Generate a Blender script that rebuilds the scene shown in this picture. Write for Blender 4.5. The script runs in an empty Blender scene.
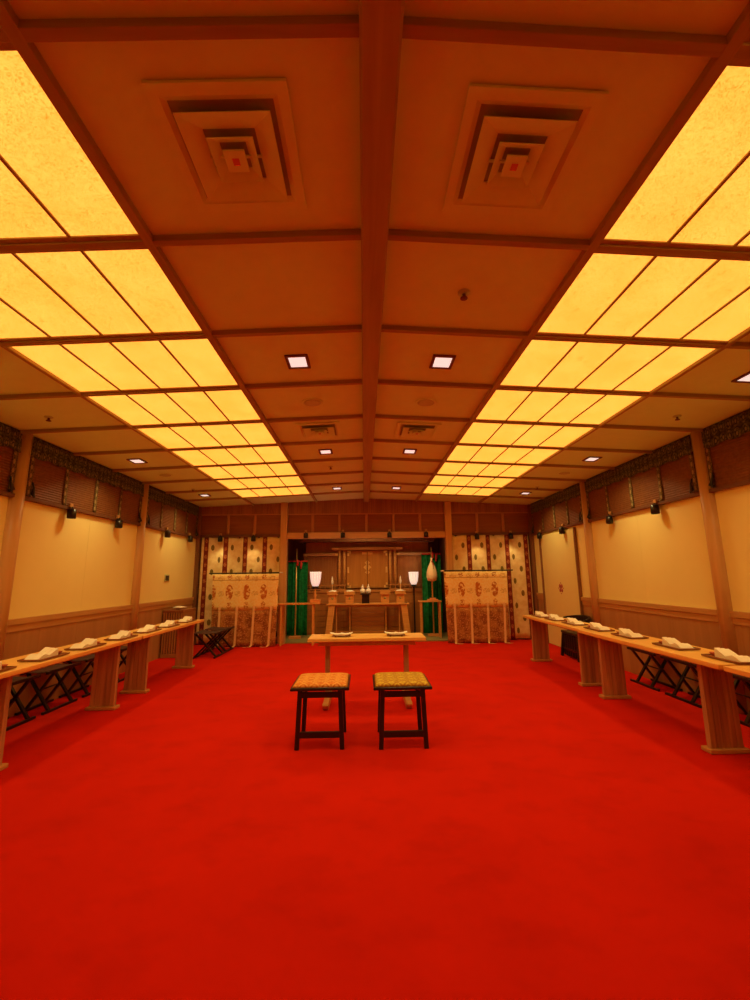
import bpy, bmesh, math, random
from mathutils import Vector, Matrix
random.seed(7)
S = bpy.context.scene
COL = S.collection
PI = math.pi
ORD = ['first', 'second', 'third', 'fourth', 'fifth', 'sixth', 'seventh', 'eighth', 'ninth', 'tenth', 'eleventh', 'twelfth', 'thirteenth', 'fourteenth', 'fifteenth']

# ------------------------------------------------------------------ helpers
class MB:
    """collects shapes, then links them as one mesh object"""
    def __init__(self):
        self.v = []; self.f = []; self.uv = []; self.sm = []
    def add(self, vs, fs, uvs=None, smooth=False):
        o = len(self.v)
        self.v += [tuple(p) for p in vs]
        for i, f in enumerate(fs):
            self.f.append(tuple(o + k for k in f)); self.sm.append(smooth)
            self.uv.append([uvs[k] for k in f] if uvs else [(0, 0)] * len(f))
        return self
    def box(self, x0, x1, y0, y1, z0, z1):
        return self.hexa([(x0, y0, z0), (x1, y0, z0), (x1, y1, z0), (x0, y1, z0), (x0, y0, z1), (x1, y0, z1), (x1, y1, z1), (x0, y1, z1)])
    def hexa(self, p):
        return self.add(p, [(0, 3, 2, 1), (4, 5, 6, 7), (0, 1, 5, 4), (1, 2, 6, 5), (2, 3, 7, 6), (3, 0, 4, 7)])
    def prism(self, pts, a, b, axis='y', smooth=False):
        """polygon pts extruded along an axis from a to b (pts are the other two coordinates in order)"""
        n = len(pts)
        def P(u, w, t):
            return {'x': (t, u, w), 'y': (u, t, w), 'z': (u, w, t)}[axis]
        vs = [P(u, w, a) for u, w in pts] + [P(u, w, b) for u, w in pts]
        fs = [tuple(range(n))[::-1], tuple(range(n, 2 * n))] + [(i, (i + 1) % n, n + (i + 1) % n, n + i) for i in range(n)]
        o = len(self.f)
        self.add(vs, fs)
        if smooth:
            for i in range(o + 2, len(self.f)): self.sm[i] = True
        return self
    def bar(self, p, q, w, h, up=(0, 0, 1)):
        p = Vector(p); q = Vector(q); d = (q - p).normalized(); u = Vector(up)
        if abs(d.dot(u)) > .98: u = Vector((0, 1, 0))
        s = d.cross(u).normalized(); u = s.cross(d)
        s *= w / 2; u *= h / 2
        return self.hexa([p - s - u, p + s - u, q + s - u, q - s - u, p - s + u, p + s + u, q + s + u, q - s + u])
    def tube(self, pts, r, n=10, cap=True):
        pts = [Vector(p) for p in pts]; m = len(pts)
        rs = r if isinstance(r, (list, tuple)) else [r] * m
        vs = []; ref = None
        for i, p in enumerate(pts):
            d = (pts[min(i + 1, m - 1)] - pts[max(i - 1, 0)]).normalized()
            u = Vector((0, 0, 1)) if abs(d.z) < .9 else Vector((0, 1, 0))
            s = d.cross(u).normalized(); t = s.cross(d)
            for k in range(n):
                a = 2 * PI * k / n
                vs.append(p + (s * math.cos(a) + t * math.sin(a)) * rs[i])
        fs = [(i * n + k, i * n + (k + 1) % n, (i + 1) * n + (k + 1) % n, (i + 1) * n + k) for i in range(m - 1) for k in range(n)]
        self.add(vs, fs, smooth=True)
        if cap:
            o = len(self.v) - n * m
            self.f.append(tuple(o + k for k in range(n))[::-1]); self.f.append(tuple(o + (m - 1) * n + k for k in range(n)))
            self.sm += [False, False]; self.uv += [[(0, 0)] * n] * 2
        return self
    def lathe(self, prof, c=(0, 0, 0), n=20, flute=0, fdepth=0.0, axis='z'):
        vs = []; m = len(prof)
        for r, z in prof:
            for k in range(n):
                a = 2 * PI * k / n
                rr = r * (1 - fdepth * (0.5 + 0.5 * math.cos(flute * a))) if flute else r
                x, y = rr * math.cos(a), rr * math.sin(a)
                if axis == 'z': vs.append((c[0] + x, c[1] + y, c[2] + z))
                elif axis == 'x': vs.append((c[0] + z, c[1] + x, c[2] + y))
                else: vs.append((c[0] + x, c[1] + z, c[2] + y))
        fs = [(i * n + k, i * n + (k + 1) % n, (i + 1) * n + (k + 1) % n, (i + 1) * n + k) for i in range(m - 1) for k in range(n)]
        self.add(vs, fs, smooth=True)
        o = len(self.v) - n * m
        if prof[0][0] > 1e-4:
            self.f.append(tuple(o + k for k in range(n))[::-1]); self.sm.append(False); self.uv.append([(0, 0)] * n)
        if prof[-1][0] > 1e-4:
            self.f.append(tuple(o + (m - 1) * n + k for k in range(n))); self.sm.append(False); self.uv.append([(0, 0)] * n)
        return self
    def grid(self, fn, nu, nv, smooth=True):
        """fn(s,t) -> (point, uv), s and t in 0..1"""
        vs = []; us = []
        for j in range(nv + 1):
            for i in range(nu + 1):
                p, q = fn(i / nu, j / nv); vs.append(p); us.append(q)
        w = nu + 1
        return self.add(vs, [(j * w + i, j * w + i + 1, (j + 1) * w + i + 1, (j + 1) * w + i) for j in range(nv) for i in range(nu)], us, smooth)
    def build(self, name, m, parent=None, bevel=0, solid=0):
        me = bpy.data.meshes.new(name)
        me.from_pydata(self.v, [], self.f)
        uvl = me.uv_layers.new(name='UVMap'); k = 0
        for poly, us in zip(me.polygons, self.uv):
            for j, li in enumerate(poly.loop_indices): uvl.data[li].uv = us[j]
        for poly, s in zip(me.polygons, self.sm): poly.use_smooth = s
        bm = bmesh.new(); bm.from_mesh(me)
        if not solid: bmesh.ops.recalc_face_normals(bm, faces=bm.faces)
        bm.to_mesh(me); bm.free()
        me.materials.append(m)
        o = bpy.data.objects.new(name, me); COL.objects.link(o)
        if parent: o.parent = parent
        if solid:
            md = o.modifiers.new('thick', 'SOLIDIFY'); md.thickness = solid; md.offset = 0
        if bevel:
            md = o.modifiers.new('edge', 'BEVEL'); md.width = bevel; md.segments = 2; md.limit_method = 'ANGLE'; md.angle_limit = math.radians(40)
        return o

def tag(o, label, cat, group=None, kind=None):
    if label: o['label'] = label
    if cat: o['category'] = cat
    if group: o['group'] = group
    if kind: o['kind'] = kind
    return o
def thing(name, label, cat, loc=(0, 0, 0), rz=0, group=None):
    o = bpy.data.objects.new(name, None); COL.objects.link(o)
    o.empty_display_size = .05
    o.location = loc; o.rotation_euler = (0, 0, rz)
    return tag(o, label, cat, group)
def dup(root, loc, rz=None, label=None):
    r = root.copy(); COL.objects.link(r); r.location = loc
    if rz is not None: r.rotation_euler = (0, 0, rz)
    if label: r['label'] = label
    for ch in list(root.children):
        c = ch.copy(); COL.objects.link(c); c.parent = r
        for g in ch.children:
            d = g.copy(); COL.objects.link(d); d.parent = c
    return r
TRIM = [0]
def trim(mb, m, label, bevel=0):
    TRIM[0] += 1
    return tag(mb.build('trim_%d' % TRIM[0], m, bevel=bevel), label, 'trim', kind='structure')
def struct(name, mb, m, label, cat, bevel=0):
    return tag(mb.build(name, m, bevel=bevel), label, cat, kind='structure')

# ------------------------------------------------------------------ materials
def newmat(name):
    m = bpy.data.materials.new(name); m.use_nodes = True
    nt = m.node_tree; b = nt.nodes['Principled BSDF']
    return m, nt, b
def N(nt, t, **kw):
    n = nt.nodes.new(t)
    for k, v in kw.items():
        if k in n.inputs: n.inputs[k].default_value = v
        else: setattr(n, k, v)
    return n
def c4(c): return (c[0], c[1], c[2], 1)
def plain(name, c, rough=.5, metal=0, var=.12, scale=25, spec=None, bump=0):
    m, nt, b = newmat(name)
    tc = N(nt, 'ShaderNodeTexCoord'); no = N(nt, 'ShaderNodeTexNoise', Scale=scale, Detail=3)
    nt.links.new(tc.outputs['Object'], no.inputs['Vector'])
    mx = N(nt, 'ShaderNodeMix', data_type='RGBA')
    mx.inputs[6].default_value = c4([k * (1 - var) for k in c]); mx.inputs[7].default_value = c4([min(1, k * (1 + var)) for k in c])
    nt.links.new(no.outputs['Fac'], mx.inputs[0]); nt.links.new(mx.outputs[2], b.inputs['Base Color'])
    b.inputs['Roughness'].default_value = rough; b.inputs['Metallic'].default_value = metal
    if spec is not None: b.inputs['Specular IOR Level'].default_value = spec
    if bump:
        bp = N(nt, 'ShaderNodeBump', Strength=bump, Distance=.01)
        nt.links.new(no.outputs['Fac'], bp.inputs['Height']); nt.links.new(bp.outputs[0], b.inputs['Normal'])
    return m
def wood(name, dark, light, axis='z', rough=.45, scale=1.0, spec=.3):
    m, nt, b = newmat(name)
    tc = N(nt, 'ShaderNodeTexCoord'); mp = N(nt, 'ShaderNodeMapping')
    s = {'x': (1.2, 22, 22), 'y': (22, 1.2, 22), 'z': (22, 22, 1.2)}[axis]
    mp.inputs['Scale'].default_value = [k * scale for k in s]
    nt.links.new(tc.outputs['Object'], mp.inputs['Vector'])
    n1 = N(nt, 'ShaderNodeTexNoise', Scale=1.0, Detail=4, Distortion=.6)
    nt.links.new(mp.outputs[0], n1.inputs['Vector'])
    r = N(nt, 'ShaderNodeValToRGB'); r.color_ramp.elements[0].position = .3; r.color_ramp.elements[1].position = .7
    r.color_ramp.elements[0].color = c4(dark); r.color_ramp.elements[1].color = c4(light)
    nt.links.new(n1.outputs['Fac'], r.inputs[0]); nt.links.new(r.outputs[0], b.inputs['Base Color'])
    b.inputs['Roughness'].default_value = rough; b.inputs['Specular IOR Level'].default_value = spec
    return m
def glow(name, c, strength, fibre=0):
    m, nt, b = newmat(name)
    b.inputs['Base Color'].default_value = c4(c); b.inputs['Roughness'].default_value = .6
    b.inputs['Emission Strength'].default_value = strength
    if fibre:
        tc = N(nt, 'ShaderNodeTexCoord')
        n1 = N(nt, 'ShaderNodeTexNoise', Scale=46, Detail=7, Roughness=.8, Distortion=2.8)
        n2 = N(nt, 'ShaderNodeTexNoise', Scale=4, Detail=2)
        ge = N(nt, 'ShaderNodeObjectInfo')
        ad = N(nt, 'ShaderNodeVectorMath', operation='ADD')
        nt.links.new(tc.outputs['Object'], ad.inputs[0]); nt.links.new(ge.outputs['Location'], ad.inputs[1])
        nt.links.new(ad.outputs[0], n1.inputs['Vector']); nt.links.new(ad.outputs[0], n2.inputs['Vector'])
        r = N(nt, 'ShaderNodeValToRGB')
        e = r.color_ramp.elements
        e[0].position = .38; e[0].color = c4((c[0] * .70, c[1] * .48, c[2] * .2)); e[1].position = .53; e[1].color = c4(c)
        nt.links.new(n1.outputs['Fac'], r.inputs[0])
        mx = N(nt, 'ShaderNodeMix', data_type='RGBA', blend_type='MULTIPLY'); mx.inputs[0].default_value = 1
        r2 = N(nt, 'ShaderNodeValToRGB'); r2.color_ramp.elements[0].position = .3; r2.color_ramp.elements[1].position = .7
        r2.color_ramp.elements[0].color = (.92, .86, .70, 1); r2.color_ramp.elements[1].color = (1, 1.0, 1.0, 1)
        nt.links.new(n2.outputs['Fac'], r2.inputs[0])
        nt.links.new(r.outputs[0], mx.inputs[6]); nt.links.new(r2.outputs[0], mx.inputs[7])
        nt.links.new(mx.outputs[2], b.inputs['Emission Color'])
    else:
        b.inputs['Emission Color'].default_value = c4(c)
    return m

class G:
    """tiny node-maths builder for the woven patterns (inputs are UV in metres)"""
    def __init__(self, nt):
        self.nt = nt
        uv = N(nt, 'ShaderNodeUVMap'); sp = N(nt, 'ShaderNodeSeparateXYZ')
        nt.links.new(uv.outputs[0], sp.inputs[0])
        self.u = sp.outputs[0]; self.w = sp.outputs[1]; self.vec = uv.outputs[0]
    def m(self, op, a, b=0.0, c=None):
        n = N(self.nt, 'ShaderNodeMath', operation=op)
        for i, v in enumerate([a, b] + ([c] if c is not None else [])):
            if isinstance(v, (int, float)): n.inputs[i].default_value = v
            else: self.nt.links.new(v, n.inputs[i])
        return n.outputs[0]
    def cell(self, x, period, off=0.0):   # signed distance to the middle of the cell
        return self.m('SUBTRACT', self.m('MODULO', self.m('ADD', x, off + 50 * period), period), period / 2)
    def ell(self, x, y, a, b):             # 1 inside an ellipse
        r = self.m('ADD', self.m('POWER', self.m('DIVIDE', self.m('ABSOLUTE', x), a), 2.0), self.m('POWER', self.m('DIVIDE', self.m('ABSOLUTE', y), b), 2.0))
        return self.m('LESS_THAN', r, 1.0)
    def mix(self, f, a, b):
        n = N(self.nt, 'ShaderNodeMix', data_type='RGBA')
        if isinstance(f, (int, float)): n.inputs[0].default_value = f
        else: self.nt.links.new(f, n.inputs[0])
        for s, v in ((6, a), (7, b)):
            if isinstance(v, tuple): n.inputs[s].default_value = c4(v)
            else: self.nt.links.new(v, n.inputs[s])
        return n.outputs[2]
    def noise(self, scale, lo, hi, detail=3):
        n = N(self.nt, 'ShaderNodeTexNoise', Scale=scale, Detail=detail)
        self.nt.links.new(self.vec, n.inputs['Vector'])
        r = N(self.nt, 'ShaderNodeMapRange'); r.inputs[1].default_value = lo; r.inputs[2].default_value = hi
        self.nt.links.new(n.outputs['Fac'], r.inputs[0])
        return r.outputs[0]
def cloth_mat(name, fn, rough=.8):
    m, nt, b = newmat(name); g = G(nt)
    col = fn(g)
    nt.links.new(col, b.inputs['Base Color']); b.inputs['Roughness'].default_value = rough
    b.inputs['Specular IOR Level'].default_value = .15
    return m

M = {}
M['ceiling'] = plain('ceiling_paper', (.76, .96, .44), .8, var=.05, scale=9)
M['rib'] = wood('ceiling_rib_wood', (.33, .23, .08), (.43, .31, .11), 'x', .55)
M['ribl'] = wood('ceiling_beam_wood', (.38, .27, .09), (.48, .35, .12), 'y', .55)
M['plaster'] = plain('wall_cream', (.93, .84, .36), .75, var=.02, scale=5)
M['wainscot'] = wood('wainscot_wood', (.42, .22, .085), (.52, .28, .11), 'z', .4, .35)
M['rail'] = wood('rail_wood', (.52, .28, .10), (.62, .34, .13), 'y', .4)
M['column'] = wood('column_wood', (.60, .36, .15), (.72, .45, .20), 'z', .35)
M['post'] = wood('post_wood', (.58, .33, .13), (.70, .42, .18), 'z', .4)
M['beamx'] = wood('lintel_wood', (.56, .32, .13), (.68, .40, .17), 'x', .4)
M['darktrim'] = plain('dark_trim', (.16, .06, .03), .5)
M['darkwood'] = wood('dark_wood', (.20, .09, .04), (.28, .13, .06), 'z', .5)
M['table'] = wood('table_wood_y', (.86, .50, .14), (.97, .62, .19), 'y', .35)
M['tablex'] = wood('table_wood_x', (.86, .50, .14), (.97, .62, .19), 'x', .35)
M['legwood'] = wood('leg_wood', (.34, .16, .08), (.66, .36, .19), 'z', .45, .8)
M['black'] = plain('black_lacquer', (.012, .010, .010), .3, var=.2)
M['blackm'] = plain('black_metal', (.02, .018, .018), .45)
M['seatcloth'] = plain('dark_stool_cloth', (.07, .025, .018), .9, var=.2, scale=60)
M['paper'] = plain('white_paper', (.97, .95, .86), .7, var=.03)
M['tray'] = plain('tray_lacquer', (.30, .11, .045), .35, var=.1)
M['cup'] = plain('red_cup', (.62, .16, .10), .3)
M['gold'] = plain('gilt_metal', (.85, .60, .22), .35, metal=.6)
M['white'] = plain('white_porcelain', (.9, .86, .78), .25, var=.02)
M['shrine'] = wood('shrine_wood', (.38, .14, .035), (.48, .20, .05), 'z', .45)
M['shrinex'] = wood('shrine_wood_x', (.42, .16, .04), (.52, .22, .06), 'x', .45)
M['shrinedoor'] = wood('shrine_door_wood', (.44, .18, .035), (.56, .25, .05), 'z', .4)
M['altar'] = wood('altar_wood', (.64, .30, .08), (.78, .40, .12), 'x', .4)
M['green'] = cloth_mat('green_silk', lambda g: g.mix(g.noise(14, .4, .6), (.005, .15, .045), (.01, .24, .075)), .5)
M['redcloth'] = plain('red_silk', (.55, .03, .02), .6)
M['stem'] = plain('orange_wood', (.80, .36, .12), .4)
M['tatami'] = plain('tatami', (.30, .27, .10), .8, var=.15, scale=60)
M['ventcol'] = plain('vent_paint', (.77, .97, .44), .6, var=.04)
M['gapshade'] = plain('gap_shade_brown', (.34, .32, .12), .8)  # shade of vent gaps and stand holes, put into the base colour
M['grille'] = plain('speaker_grille', (.56, .66, .32), .7)
M['alcove'] = wood('alcove_wood', (.26, .12, .05), (.34, .16, .07), 'z', .6)
M['door'] = plain('door_cream', (.86, .76, .32), .7, var=.03, scale=5)
M['emblem'] = plain('emblem_plum', (.45, .12, .10), .5)

# light emitters (amber washi ceiling, white downlights, lanterns)
M['washi'] = glow('washi_diffuser', (1.38, .70, .10), 1.0, fibre=1)
M['dl'] = glow('downlight_glass', (1.0, .84, .74), .80)
M['lantern'] = glow('lantern_glass', (1.0, .86, .74), .50)

def carpet():
    m, nt, b = newmat('red_carpet')
    tc = N(nt, 'ShaderNodeTexCoord')
    n1 = N(nt, 'ShaderNodeTexNoise', Scale=1.6, Detail=3); n2 = N(nt, 'ShaderNodeTexNoise', Scale=420, Detail=2)
    mp = N(nt, 'ShaderNodeMapping'); mp.inputs['Scale'].default_value = (3.0, 4.5, 1); mp.inputs['Rotation'].default_value = (0, 0, .5)
    n3 = N(nt, 'ShaderNodeTexNoise', Scale=1.0, Detail=4, Roughness=.6)
    for n in (n1, n2): nt.links.new(tc.outputs['Object'], n.inputs['Vector'])
    nt.links.new(tc.outputs['Object'], mp.inputs['Vector']); nt.links.new(mp.outputs[0], n3.inputs['Vector'])
    a = N(nt, 'ShaderNodeMix', data_type='RGBA'); a.inputs[6].default_value = (.52, .012, .002, 1); a.inputs[7].default_value = (.73, .019, .003, 1)
    nt.links.new(n1.outputs['Fac'], a.inputs[0])
    r = N(nt, 'ShaderNodeValToRGB'); r.color_ramp.elements[0].position = .33; r.color_ramp.elements[1].position = .5
    r.color_ramp.elements[0].color = (.90, .88, .88, 1); r.color_ramp.elements[1].color = (1, 1, 1, 1)
    nt.links.new(n3.outputs['Fac'], r.inputs[0])
    x = N(nt, 'ShaderNodeMix', data_type='RGBA', blend_type='MULTIPLY'); x.inputs[0].default_value = 1
    nt.links.new(a.outputs[2], x.inputs[6]); nt.links.new(r.outputs[0], x.inputs[7])
    nt.links.new(x.outputs[2], b.inputs['Base Color'])
    bp = N(nt, 'ShaderNodeBump', Strength=.5, Distance=.004); nt.links.new(n2.outputs['Fac'], bp.inputs['Height']); nt.links.new(bp.outputs[0], b.inputs['Normal'])
    b.inputs['Roughness'].default_value = .95; b.inputs['Specular IOR Level'].default_value = .08
    return m
M['carpet'] = carpet()

def blind_border(g):      # dark green brocade with gold scrolls
    a = g.mix(g.noise(30, .45, .55), (.035, .05, .02), (.09, .10, .035))
    cu = g.cell(g.u, .085); cw = g.cell(g.w, .12, .02)
    ring = g.m('SUBTRACT', g.ell(cu, cw, .036, .054), g.ell(cu, cw, .018, .034))
    a = g.mix(g.m('MULTIPLY', ring, g.noise(40, .40, .75)), a, (.30, .27, .13))
    a = g.mix(g.ell(cu, cw, .010, .020), a, (.26, .22, .10))
    return a
M['brocade_green'] = cloth_mat('green_brocade', blind_border)
def strip_border(g):
    cw = g.cell(g.w, .09)
    a = g.mix(g.noise(50, .45, .55), (.10, .075, .03), (.22, .15, .06))
    return g.mix(g.ell(g.cell(g.u, .05), cw, .014, .026), a, (.36, .26, .12))
M['brocade_strip'] = cloth_mat('brocade_strip', strip_border)
M['bamboo'] = wood('bamboo_slats', (.17, .062, .022), (.24, .092, .032), 'y', .5)
M['bamboox'] = wood('bamboo_slats_back', (.27, .10, .034), (.35, .135, .045), 'x', .5)
M['reed'] = wood('reed_valance', (.30, .12, .045), (.48, .20, .075), 'z', .5, .8)
M['reedtape'] = plain('reed_tape', (.55, .26, .11), .6)

def curtain_pat(g):        # cream widths with leaf medallions between dark red flowered bands
    P = .43
    cu = g.cell(g.u, P)
    base = g.mix(g.noise(9, .4, .62), (.84, .64, .30), (.95, .78, .42))
    l1 = g.ell(g.m('ADD', cu, .075), g.cell(g.w, .52, .10), .034, .062)
    l2 = g.ell(g.m('SUBTRACT', cu, .075), g.cell(g.w, .52, .36), .034, .062)
    leaf = g.mix(g.noise(90, .42, .58), (.10, .08, .02), (.34, .22, .06))
    a = g.mix(g.m('MAXIMUM', l1, l2), base, leaf)
    band = g.m('GREATER_THAN', g.m('ABSOLUTE', cu), P / 2 - .05)
    fl = g.ell(g.cell(g.u, P, P / 2), g.cell(g.w, .17), .032, .045)
    red = g.mix(g.m('MULTIPLY', fl, g.noise(60, .42, .55)), (.22, .028, .012), (.60, .22, .08))
    return g.mix(band, a, red)
M['curtain'] = cloth_mat('curtain_brocade', curtain_pat)
def kicho_top(g):
    base = g.mix(g.noise(26, .42, .6), (.95, .70, .27), (.98, .82, .40))
    cu = g.cell(g.u, .3475)
    m1 = g.ell(cu, g.m('SUBTRACT', g.w, 1.06), .075, .15)
    m2 = g.ell(cu, g.m('SUBTRACT', g.w, 1.36), .05, .05)
    m3 = g.ell(g.cell(g.u, .3475, .17), g.cell(g.w, .30, .02), .07, .055)
    m4 = g.ell(cu, g.m('SUBTRACT', g.w, .80), .05, .07)
    tex = g.noise(34, .44, .54)
    a = g.mix(g.m('MULTIPLY', m1, g.noise(17, .40, .52)), base, (.55, .17, .03))
    a = g.mix(g.m('MULTIPLY', m2, tex), a, (.50, .16, .04))
    a = g.mix(g.m('MULTIPLY', m3, g.m('MULTIPLY', tex, .55)), a, (.55, .30, .06))
    a = g.mix(g.m('MULTIPLY', m4, tex), a, (.58, .22, .05))
    ln = g.m('LESS_THAN', g.m('ABSOLUTE', g.m('SUBTRACT', g.w, 1.30)), .006)
    return g.mix(ln, a, (.50, .24, .07))
M['kicho'] = cloth_mat('stand_cloth_gold', kicho_top)
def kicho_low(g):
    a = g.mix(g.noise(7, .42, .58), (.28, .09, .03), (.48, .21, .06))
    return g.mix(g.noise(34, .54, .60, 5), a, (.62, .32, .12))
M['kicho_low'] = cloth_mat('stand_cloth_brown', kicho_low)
M['pouch'] = plain('cream_brocade', (.95, .76, .48), .7, var=.12, scale=40)
M['ribbon'] = plain('pale_ribbon', (.86, .58, .30), .7, var=.1)
def brocade(name, c1, c2, c3):
    def f(g):
        cu = g.cell(g.u, .09); cw = g.cell(g.w, .09)
        d = g.m('ADD', g.m('ABSOLUTE', cu), g.m('ABSOLUTE', cw))
        a = g.mix(g.noise(45, .44, .56), c1, c2)
        a = g.mix(g.m('LESS_THAN', g.m('ABSOLUTE', g.m('SUBTRACT', d, .045)), .008), a, c3)
        return g.mix(g.ell(cu, cw, .016, .016), a, c3)
    return cloth_mat(name, f, .6)
M['orange_brocade'] = brocade('orange_brocade', (.66, .19, .03), (.78, .30, .05), (.85, .48, .12))
M['gold_brocade'] = brocade('gold_brocade', (.55, .37, .03), (.70, .55, .07), (.45, .22, .03))

# ------------------------------------------------------------------ room dimensions (metres)
W = 3.62; YB = 9.2; YF = -3.1
ZR = 3.033; SL = .0477
def zc(x): return ZR - SL * abs(x)
RIB0 = 1.83; RP = .806
ribs = [RIB0 + RP * k for k in range(-6, 9)]
ZT = 2.19; ZW = .83

# floor, ceiling, walls
struct('floor', MB().box(-W - .1, W + .1, YF - .1, 9.3, -.1, 0), M['carpet'], 'bright red fitted carpet', 'floor')
struct('ceiling', MB().prism([(-W - .1, zc(W + .1)), (0, ZR), (W + .1, zc(W + .1)), (W + .1, 3.3), (-W - .1, 3.3)], YF - .1, 9.3, 'y'), M['ceiling'], 'low gabled ceiling of orange-brown panels', 'ceiling')
def xz_slab(mb, x0, x1, y0, y1, top, bot, ox=0, oy=0, oz=0):
    """slab following the ceiling slope between x0 and x1"""
    ps = []
    for off in (bot, top):
        for x, y in ((x0, y0), (x1, y0), (x1, y1), (x0, y1)):
            ps.append((x - ox, y - oy, zc(x) + off - oz))
    return mb.hexa(ps)
BI, BO = 1.113, 2.435      # light band edges
for k, y in enumerate(ribs):
    mb = MB()
    for s in (-1, 1):
        a, b = sorted((s * .06, s * W)); xz_slab(mb, a, b, y - .018, y + .018, .001, -.034)
    trim(mb, M['rib'], 'dark wooden ceiling rib, %s counted from the altar wall' % ORD[14 - k], .003)
for s, nm in ((-1, 'left'), (1, 'right')):
    for x0, x1, w in ((BI - .045, BI, 'inner'), (BO, BO + .032, 'outer')):
        a, b = sorted((s * x0, s * x1))
        trim(xz_slab(MB(), a, b, YF, YB, .001, -.036), M['ribl'], 'long wooden beam along the %s edge of the %s light band' % (w, nm), .003)
trim(MB().prism([(-.065, zc(.065)), (-.065, 2.955), (-.055, 2.945), (.055, 2.945), (.065, 2.955), (.065, zc(.065)), (0, ZR)], YF, YB, 'y'), M['ribl'], 'wide wooden ridge beam down the middle of the ceiling')

def side_wall(s, nm):
    mb = MB()
    x = s * W
    mb.box(*sorted((x + s * .02, x + s * .12)), YF, 9.3, 0, 3.0)
    # cream panels in half bays with hairline joints
    ys = [YF, -1.85, -.62, .61, 1.84, 3.11, 4.34, 5.565, 6.79, 8.02, 9.2]
    for a, b in zip(ys, ys[1:]):
        mb.box(*sorted((x, x + s * .03)), a + .0012, b - .0012, ZW, ZT + .02)
    mb.box(*sorted((x, x + s * .03)), YF, 9.2, ZT, 2.95)
    struct('wall_%s' % nm, mb, M['plaster'], 'cream plastered %s wall between round wooden columns' % nm, 'wall')
    gap = [(YF, 7.22), (8.72, 9.2)] if s > 0 else [(YF, 9.2)]
    mw = MB(); mr = MB()
    for a, b in gap:
        n = max(1, round((b - a) / .615))
        for i in range(n):
            mw.box(*sorted((x - s * .012, x + s * .01)), a + (b - a) * i / n + .001, a + (b - a) * (i + 1) / n - .001, 0, .84)
        mr.box(*sorted((x - s * .035, x + s * .01)), a, b, .905, .965)
        mr.box(*sorted((x - s * .022, x + s * .01)), a, b, .835, .905)
    trim(mw, M['wainscot'], 'brown wooden wainscot along the %s wall' % nm)
    trim(mr, M['rail'], 'wooden dado rail along the %s wall' % nm, .004)
    trim(MB().box(*sorted((x - s * .05, x + s * .01)), YF, YB, 2.172, 2.208), M['darktrim'], 'dark picture rail under the bamboo blinds on the %s wall' % nm, .004)
    for k, y in enumerate((6.79, 4.34, 1.88, -.58)):
        trim(MB().lathe([(.073, 0), (.073, 2.86)], (x - s * .01, y, 0), 24), M['column'],
             'round wooden column on the %s wall, %s from the altar' % (nm, ORD[k]))
    trim(MB().box(*sorted((x - s * .07, x + s * .01)), 9.08, 9.2, 0, 2.86), M['darkwood'], 'dark corner post where the %s wall meets the altar wall' % nm, .004)
side_wall(-1, 'left'); side_wall(1, 'right')
struct('wall_front', MB().box(-W - .1, W + .1, YF - .2, YF - .1, 0, 3.2), M['plaster'], 'cream wall behind the viewer', 'wall')
wb = MB().box(-W - .1, -1.84, 9.2, 9.3, 0, 3.1).box(1.84, W + .1, 9.2, 9.3, 0, 3.1).box(-1.84, 1.84, 9.2, 9.3, 2.16, 3.1)
struct('wall_back', wb, M['darkwood'], 'altar wall of dark wood around the altar recess', 'wall')

# altar recess
AY = 11.1
struct('wall_recess', MB().box(-2.0, -1.9, 9.3, AY, 0, 2.9).box(1.9, 2.0, 9.3, AY, 0, 2.9).box(-2.0, 2.0, AY, AY + .1, 0, 2.9).box(-2.0, 2.0, 9.3, AY + .1, 2.8, 2.9),
       M['alcove'], 'dark wooden walls of the altar recess', 'wall')
struct('floor_recess', MB().box(-1.9, 1.9, 9.22, AY, -.05, .012), M['tatami'], 'olive tatami floor of the altar recess', 'floor')
trim(MB().box(-1.9, 1.9, 9.16, 9.23, -.02, .022), M['tatami'], 'low olive kerb along the front of the altar recess', .004)
for s, nm in ((-1, 'left'), (1, 'right')):
    trim(MB().box(s * 1.772 - .07, s * 1.772 + .07, 9.07, 9.22, 0, 2.94), M['post'], 'square wooden post on the %s side of the altar opening' % nm, .006)
    trim(MB().box(*sorted((s * 1.845, s * 3.56)), 9.13, 9.2, 2.2, 2.255), M['darktrim'], 'dark rail above the patterned curtain on the %s of the altar' % nm, .004)
trim(MB().box(-1.702, 1.702, 9.09, 9.2, 2.155, 2.285), M['beamx'], 'pale wooden lintel over the altar opening', .006)

# door on the right wall
dr = MB()
xw = W
dr.box(xw - .03, xw + .01, 7.27, 8.66, .01, 2.13)
door = struct('door_1', dr, M['door'], 'cream sliding door in the right wall with a small flower emblem', 'door')
MB().box(xw - .045, xw + .01, 7.225, 7.265, 0, 2.145).box(xw - .05, xw + .01, 8.665, 8.72, 0, 2.145).build('door_frame', M['darkwood'], door, bevel=.003)
em = MB()
for k in range(4):
    a = PI / 4 + k * PI / 2
    em.lathe([(.001, -.008), (.034, -.006), (.036, 0)], (xw - .03, 7.93 + .055 * math.cos(a), 1.09 + .055 * math.sin(a)), 12, axis='x')
em.lathe([(.001, -.008), (.016, -.006), (.018, 0)], (xw - .03, 7.93, 1.09), 10, axis='x')
for k in range(4):
    a = k * PI / 2
    em.lathe([(.001, -.006), (.012, -.005), (.013, 0)], (xw - .03, 7.93 + .095 * math.cos(a), 1.09 + .095 * math.sin(a)), 8, axis='x')
em.build('emblem', M['emblem'], door)

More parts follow.
